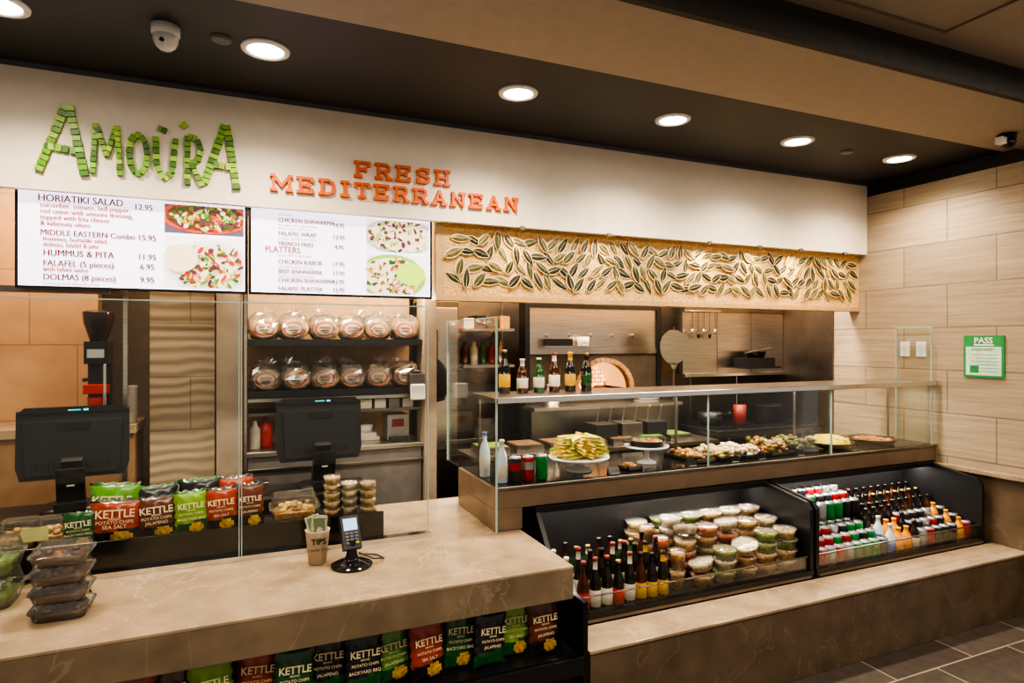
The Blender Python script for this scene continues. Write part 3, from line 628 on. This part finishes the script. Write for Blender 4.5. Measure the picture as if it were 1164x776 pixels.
for z in(1.711,1.401):
    for i in range(6):
        x=.095+.172*i+R(-.008,.008); y=4.09
        r=.076; yw=R(-.3,.3)
        for k in range(6):
            b.M=T((x+R(-.012,.012),y+.026*k-.04,z+r*.9))@Matrix.Rotation(yw,4,'Z')@Matrix.Rotation(math.pi/2+R(-.12,.12)-.3,4,'X')
            b.lathe((0,0,0),[(.0001,-.010),(r*.8,-.009),(r*.98,0),(r*.8,.009),(.0001,.011)],pita,16,1.14,.92)
        b.M=T((x,y-.060,z+r*.85))@Matrix.Rotation(yw,4,'Z')@Matrix.Rotation(math.pi/2-.3,4,'X')
        b.lathe((0,0,0),[(.0001,.004),(.058,.003)],lab,18,1.15,.9); b.lathe((0,0,0),[(.042,.006),(.055,.005)],labr,18,1.15,.9)
        b.cbox((0,.010,.007),(.065,.014,.002),labr); b.cbox((0,-.010,.007),(.05,.007,.002),dark); b.cbox((.01,-.024,.007),(.03,.008,.002),pc[2])
        b.M=Matrix.Identity(4)
        film(x,y+.02,z+.083,.093,.115,.085,yw*.3)
b.done('packaged_pita_breads')
b=MB(); b.box(-.02,1.05,3.92,4.30,1.02,1.05,steel); b.box(0,1.04,3.94,4.28,0.0,1.02,mat('cabinet_grey',(.20,.18,.17),.4,.3)); b.box(0,1.05,3.925,3.94,.93,.95,steeld)
b.done('prep_table',bevel=.003)
b=MB(); b.box(.22,.52,4.05,4.25,1.052,1.09,white); b.box(.24,.50,4.07,4.23,1.09,1.20,steel); b.box(.25,.49,4.066,4.07,1.11,1.18,blackg); b.box(.26,.30,4.05,4.066,1.13,1.14,chrome);b.done('countertop_oven',bevel=.006)
b=MB(); b.lathe((.10,4.1,1.052),[(.0001,0),(.04,0),(.04,.13),(.02,.15),(.012,.19),(.0001,.19)],red,16); b.done('sauce_bottle')
b=MB(); b.lathe((.04,4.05,1.052),[(.0001,0),(.03,0),(.03,.12),(.015,.14),(.01,.17),(.0001,.17)],wl,16); b.done('sauce_bottle')
b=MB(); b.box(.60,.80,4.1,4.25,1.052,1.075,cream); b.box(.62,.78,4.11,4.24,1.075,1.10,white); b.lathe((.70,4.17,1.10),[(.0001,0),(.06,0),(.07,.05),(.0001,.05)],white,20); b.done('takeout_boxes')
b=MB(); b.box(.84,.98,4.05,4.2,1.052,1.22,mat('grey_machine',(.35,.33,.31),.35,.4)); b.box(.87,.95,4.045,4.05,1.14,1.19,redd); b.box(.85,.97,4.0,4.05,1.052,1.08,black); b.done('ticket_printer',bevel=.006)
b=MB(); b.box(.0,1.05,3.98,4.3,1.255,1.272,steeld); b.box(.28,.62,3.98,4.2,1.273,1.29,white); b.box(.30,.60,3.99,4.19,1.29,1.305,white)
for i in range(4): b.box(.66+.09*i,.73+.09*i,4.0,4.12,1.273,1.33,[cream,white,steeld,wl][i])
b.done('utility_shelf_with_trays')
b=MB(); b.box(.94,1.045,3.86,3.93,1.36,1.50,steeld); b.box(.945,1.04,3.84,3.86,1.33,1.43,white); b.lathe((.99,3.89,1.50),[(.0001,0),(.03,0),(.03,.02),(.0001,.02)],black); b.done('paper_towel_dispenser',bevel=.01)
b=MB(); b.rod((1.24,4.2,1.62),(1.24,4.215,1.62),.085,steel,24); b.rod((1.24,4.205,1.70),(1.24,4.205,1.80),.004,steel); b.done('pizza_screen')
b=MB(); b.lathe((1.20,4.15,1.42),[(.0001,-.14),(.06,-.13),(.09,-.05),(.09,.05),(.06,.12),(.012,.16),(.012,.36),(.0001,.37)],black,20,1,.12); b.done('hanging_pan')
b=MB(); x,y=-.75,4.0; rb=mat('bright_red',(.55,.03,.02),.25)
b.box(x-.06,x+.06,y-.08,y+.08,1.25,1.30,black); b.box(x-.05,x+.05,y,y+.08,1.30,1.62,black); b.box(x-.055,x+.055,y-.07,y+.07,1.58,1.70,blackg)
b.lathe((x,y,1.70),[(.0001,0),(.04,0),(.07,.10),(.075,.16),(.06,.17),(.0001,.17)],mat('hopper',(.035,.02,.014),.1),20)
b.box(x-.055,x+.055,y-.09,y-.02,1.42,1.47,rb); b.rod((x-.03,y-.1,1.50),(x-.03,y-.18,1.50),.01,black); b.rod((x+.045,y-.09,1.30),(x+.045,y-.09,1.58),.008,chrome)
b.lathe((x,y-.04,1.30),[(.0001,0),(.04,0),(.045,.10),(.0001,.10)],rb,18); b.box(x-.04,x+.04,y-.075,y-.07,1.61,1.66,chrome)
b.done('coffee_grinder',bevel=.004)
b=MB(); b.box(-1.6,-.56,3.9,4.24,1.20,1.25,marb); b.box(-1.6,-.57,3.92,4.24,0,1.2,mat('back_cabinet',(.30,.17,.085),.4)); b.done('back_counter',bevel=.003)
b=MB()
for i in range(6): b.lathe((-.60,4.0,1.252+.028*i),[(.0001,0),(.028,0),(.035,.06),(.036,.062)],wl,16)
b.done('paper_cup_stack')

# ---------------------------------------------------------------- kitchen
b=MB()
b.box(1.2,4.48,4.80,4.845,0,2.5,steeld)
for x in(1.95,3.28,3.9): b.box(x,x+.012,4.79,4.80,.9,2.5,steel)
b.box(4.485,4.497,3.70,4.80,0.0,2.5,steeld)
b.done('stainless_backsplash')
b=MB(); x0,x1,yf=2.02,3.22,4.40
cx=2.70; ow=.25; z0=1.28; zt=1.53
arch=[(cx+ow*math.cos(a*math.pi/16),z0+.03+(zt-z0-.03)*math.sin(a*math.pi/16)) for a in range(17)]
pts=arch
face=mat('oven_front_dark',(.10,.08,.06),.4,.4)
for i in range(16):
    p,q=pts[i],pts[i+1]
    b.prism([(p[0],p[1]),(p[0],1.62),(q[0],1.62),(q[0],q[1])],'y',yf,yf+.06,face)
b.box(x0,cx-ow,yf,yf+.06,1.0,1.62,face); b.box(cx+ow,x1,yf,yf+.06,1.0,1.62,face); b.box(cx-ow,cx+ow,yf,yf+.06,1.0,1.30,face)
b.box(x0,x1,yf,yf+.06,1.62,1.98,steel); b.box(x0-.04,x0,yf-.02,yf+.1,1.0,2.05,black); b.box(x1,x1+.04,yf-.02,yf+.1,1.0,2.05,black); b.box(x0,x1,yf-.02,yf+.1,1.965,2.05,black); b.box(x0,x1,yf-.01,yf,1.60,1.64,steel)
for i in range(5): b.rod((2.18+.2*i,yf-.03,1.75),(2.18+.2*i,yf,1.75),.015,steel)
b.box(2.1,2.6,yf-.12,yf,1.655,1.665,steel); b.box(2.15,2.35,yf-.11,yf-.01,1.666,1.72,black); b.lathe((2.47,yf-.06,1.666),[(.0001,0),(.045,0),(.05,.07),(.0001,.07)],cream,16)
brk=mat('oven_brick',(.38,.21,.10),.6,noise=.4,nscale=12)
for i in range(18):
    a=(i+.5)*math.pi/18; p=(cx+(ow+.016)*math.cos(a),z0+.03+(zt-z0-.014)*math.sin(a))
    b.M=T((p[0],yf-.01,p[1]))@Matrix.Rotation(-a,4,'Y'); b.cbox((0,0,0),(.034,.03,.040),brk)
b.M=Matrix.Identity(4)
glow=emis('oven_glow_brick',(.62,.33,.12),1.0); gl2=emis('oven_back_glow',(.90,.58,.28),1.3)
for i in range(16):
    p,q=pts[i],pts[i+1]; b.add([(p[0],yf+.05,p[1]),(q[0],yf+.05,q[1]),(q[0],yf+.38,q[1]),(p[0],yf+.38,p[1])],[(0,1,2,3)],glow)
b.box(cx-ow,cx+ow,yf+.06,yf+.38,1.26,1.29,brk); b.box(cx-ow,cx+ow,yf+.38,yf+.39,1.2,1.6,brk)
for i in range(6):
    for k in range(8): b.box(cx-.24+.06*k+.02*(i%2),cx-.19+.06*k+.02*(i%2),yf+.375,yf+.38,1.31+.035*i,1.338+.035*i,gl2)
for i in range(3): b.rod((cx-.15+.08*i,yf+.25,1.305),(cx-.08+.07*i,yf+.28,1.325),.015,emis('ember',(1,.35,.05),3))
b.done('pizza_oven')
b=MB(); b.box(1.95,3.3,4.2,4.37,.0,1.18,steeld); b.box(1.95,3.3,4.15,4.375,1.18,1.205,steel); b.done('oven_counter')
b=MB()
for i in range(6): b.lathe((3.03,4.27,1.206+.012*i),[(.0001,0),(.09,0),(.11,.012),(.0001,.010)],[plate,steel][i%2],20)
b.lathe((2.15,4.27,1.206),[(.0001,0),(.07,0),(.075,.16),(.078,.165),(.0001,.16)],steel,20)
b.done('stacked_pizza_pans')
def peel(x,y,z,r,name='pizza_peel'):
    b=MB()
    n=20; pts=[(x+r*math.cos(2*math.pi*i/n)*1.0,z+r*1.05*math.sin(2*math.pi*i/n)) for i in range(n)]
    b.prism(pts,'y',y,y+.006,steel); b.prism([(x-.04,z-r*.98),(x+.04,z-r*.98),(x+.015,z-r*1.35),(x-.015,z-r*1.35)],'y',y,y+.006,steel)
    b.rod((x,y+.003,z-r*1.3),(x,y+.003,1.21),.012,steeld); b.rod((x,y+.003,z+r),(x,y+.003,z+r+.03),.008,steeld); b.done(name)
peel(3.19,4.12,1.655,.135)
b=MB(); b.box(3.35,4.48,3.80,4.6,0,.98,steeld); b.box(3.35,4.48,3.78,4.6,.98,1.0,black)
for i in range(4):
    for k in range(5): b.box(3.40+.27*i+.045*k,3.41+.27*i+.045*k,3.83,4.5,1.0,1.02,black)
for i in range(6): b.rod((3.45+.18*i,3.78,.93),(3.45+.18*i,3.75,.93),.02,black)
b.done('gas_range')
b=MB(); b.lathe((4.05,4.0,1.021),[(.0001,0),(.13,0),(.13,.14),(.135,.145),(.12,.14),(.0001,.12)],black,24); b.done('cooking_pot')
b=MB(); b.lathe((3.72,3.95,1.021),[(.0001,0),(.05,0),(.052,.16),(.0001,.16)],redd,20); b.done('red_canister')
b=MB(); b.lathe((3.5,4.05,1.021),[(.0001,0),(.09,0),(.10,.10),(.0001,.10)],black,20); b.rod((3.5,3.95,1.1),(3.48,3.80,1.14),.01,black); b.done('saucepan')
b=MB(); b.box(3.36,4.483,4.22,4.78,1.42,2.4,steel); b.box(3.36,4.483,4.20,4.22,1.95,2.02,steeld); b.box(3.72,3.725,4.215,4.22,1.42,1.95,steeld); b.box(4.1,4.105,4.215,4.22,1.42,1.95,steeld); b.box(3.36,4.483,4.19,4.22,1.40,1.43,chrome); b.done('exhaust_hood',bevel=.004)
b=MB(); b.box(3.86,4.25,4.02,4.20,1.47,1.485,black); b.box(3.88,4.20,4.04,4.19,1.485,1.56,black); b.lathe((4.05,4.11,1.56),[(.0001,0),(.07,0),(.085,.05),(.09,.055),(.0001,.055)],dkb,20); b.rod((3.9,4.08,1.60),(4.2,4.08,1.64),.007,steeld); b.done('cooktop_with_pan')
b=MB()
for i in range(5):
    x=3.42+.06*i; b.rod((x,4.17,1.95),(x,4.17,1.80-.03*(i%2)),.004,steeld); b.ball((x,4.17,1.78-.03*(i%2)),(.018,.008,.025),[steel,black][i%2])
b.rod((3.38,4.17,1.955),(3.72,4.17,1.955),.005,steel); b.done('hanging_utensils')
b=MB(); b.box(1.35,3.3,3.75,4.05,0,.93,steeld); b.box(1.33,3.3,3.72,4.08,.93,.955,steel); b.done('prep_counter')
b=MB()
for i in range(7):
    x=1.5+.25*i; c=random.choice([leafy,fills[0],fills[6],fills[6],ricd,fills[2]])
    b.box(x-.1,x+.1,3.78,4.0,.957,1.0,steeld); b.box(x-.09,x+.09,3.79,3.99,1.0,1.006,c)
b.done('ingredient_pans')
b=MB()
for i in range(3): b.box(2.3+.22*i,2.48+.22*i,3.85,4.03,1.007,1.10,[black,steeld,black][i])
for i in range(6): b.rod((2.33+.11*i,3.9,1.10),(2.34+.11*i,3.88,1.22),.008,steel)
b.done('utensil_holders',bevel=.004)
b=MB(); b.box(1.18,1.45,4.4,4.7,0,2.0,steeld); b.box(1.20,1.43,4.385,4.40,.9,1.95,steel); b.box(1.22,1.235,4.36,4.385,1.3,1.6,chrome); b.done('reach_in_refrigerator',bevel=.005)
b=MB(); b.box(1.5,1.92,4.45,4.78,1.50,1.52,steel); b.box(1.5,1.92,4.45,4.78,1.78,1.80,steel)
for i in range(5): b.lathe((1.56+.075*i,4.6,1.52),[(.0001,0),(.03,0),(.03,.12),(.015,.15),(.015,.18),(.0001,.18)],[amber,wl,grn,redd,steeld][i],14)
for i in range(4): b.box(1.52+.1*i,1.60+.1*i,4.5,4.7,1.80,1.88+.02*(i%2),[cream,black,steeld,fills[0]][i])
b.done('kitchen_shelf_with_bottles')

# ---------------------------------------------------------------- right wall things
b=MB(); b.box(4.488,4.4995,2.43,2.675,1.46,1.74,mat('placard_green',(.03,.26,.08),.4)); b.box(4.4865,4.488,2.445,2.66,1.475,1.665,mat('placard_paper',(.55,.74,.58),.4))
b.box(4.4865,4.488,2.49,2.61,1.672,1.682,white); ink=mat('ink_green',(.05,.22,.12),.5)
for i in range(6): b.box(4.4855,4.4865,2.46,2.60+.03*(i%2),1.50+.022*i,1.503+.022*i,ink)
b.box(4.4855,4.4865,2.58,2.635,1.49,1.54,MATS['placard_green'])
o=b.done('inspection_placard')
MT=T((4.486,2.552,1.688))@Matrix.Rotation(-math.pi/2,4,'Z')
text('PASS',MT,.055,white,o,'placard_text','CENTER',bold=.001)
text('FOOD SAFETY',T((4.4855,2.552,1.64))@Matrix.Rotation(-math.pi/2,4,'Z'),.022,ink,o,'placard_text','CENTER')
for y in(3.09,2.97):
    b=MB(); b.box(4.492,4.4995,y-.035,y+.035,1.59,1.70,white); b.box(4.489,4.492,y-.015,y+.015,1.615,1.675,plate); b.box(4.488,4.489,y-.012,y+.012,1.64,1.642,black); b.done('light_switch',bevel=.002)

# ---------------------------------------------------------------- lights
def area(n,loc,sx,sy,e,col=(1,.82,.62),rot=(0,0,0)):
    l=bpy.data.lights.new(n,'AREA'); l.shape='RECTANGLE'; l.size=sx; l.size_y=sy; l.energy=e; l.color=col
    o=bpy.data.objects.new(n,l); COL.objects.link(o); o.location=loc; o.rotation_euler=rot; return o
area('kitchen_light_panel',(-.6,3.75,2.8),1.0,.3,18,(1,.74,.48))
area('kitchen_light_panel',(.6,3.75,2.8),1.0,.3,20)
area('kitchen_light_panel',(2.0,4.0,2.85),1.2,.4,40,(1,.83,.64))
area('kitchen_light_panel',(3.6,3.85,2.85),1.2,.3,55,(1,.86,.70))
area('kitchen_light_panel',(-1.1,3.9,2.6),.6,.2,10,(1,.70,.44))
area('case_light_strip',(2.8,3.02,1.388),3.2,.05,16,(1,.87,.68))
area('cooler_light_strip',(2.1,2.93,.822),1.5,.04,7,(1,.92,.8))
area('cooler_light_strip',(3.7,2.93,.822),1.4,.04,9,(1,.92,.8))
area('room_fill_light',(.2,.6,3.05),2.5,1.2,60,(1,.87,.72))  # added fill above the camera side, no fixture there; next one too
area('room_fill_light',(3.6,.8,3.05),2.5,1.2,48,(1,.87,.72))
for x in(.1,.55,.95):
    ld=bpy.data.lights.new('shelf_lamp','POINT'); ld.energy=4.2; ld.color=(1,.80,.55); ld.shadow_soft_size=.04
    lo=bpy.data.objects.new('shelf_lamp',ld); COL.objects.link(lo); lo.location=(x,3.85,1.98)
w=bpy.data.worlds.new('world'); scene.world=w; w.use_nodes=True
bg=w.node_tree.nodes['Background']; bg.inputs[0].default_value=(1,.87,.74,1); bg.inputs[1].default_value=.34
cd=bpy.data.cameras.new('camera'); cd.sensor_width=36; cd.lens=704/1164*36; cd.clip_start=.05
co=bpy.data.objects.new('camera',cd); COL.objects.link(co); co.location=(0,0,1.7); co.rotation_euler=(math.pi/2,0,-math.radians(23.1))
scene.camera=co
scene.view_settings.look='AgX - High Contrast'
scene.view_settings.exposure=.5
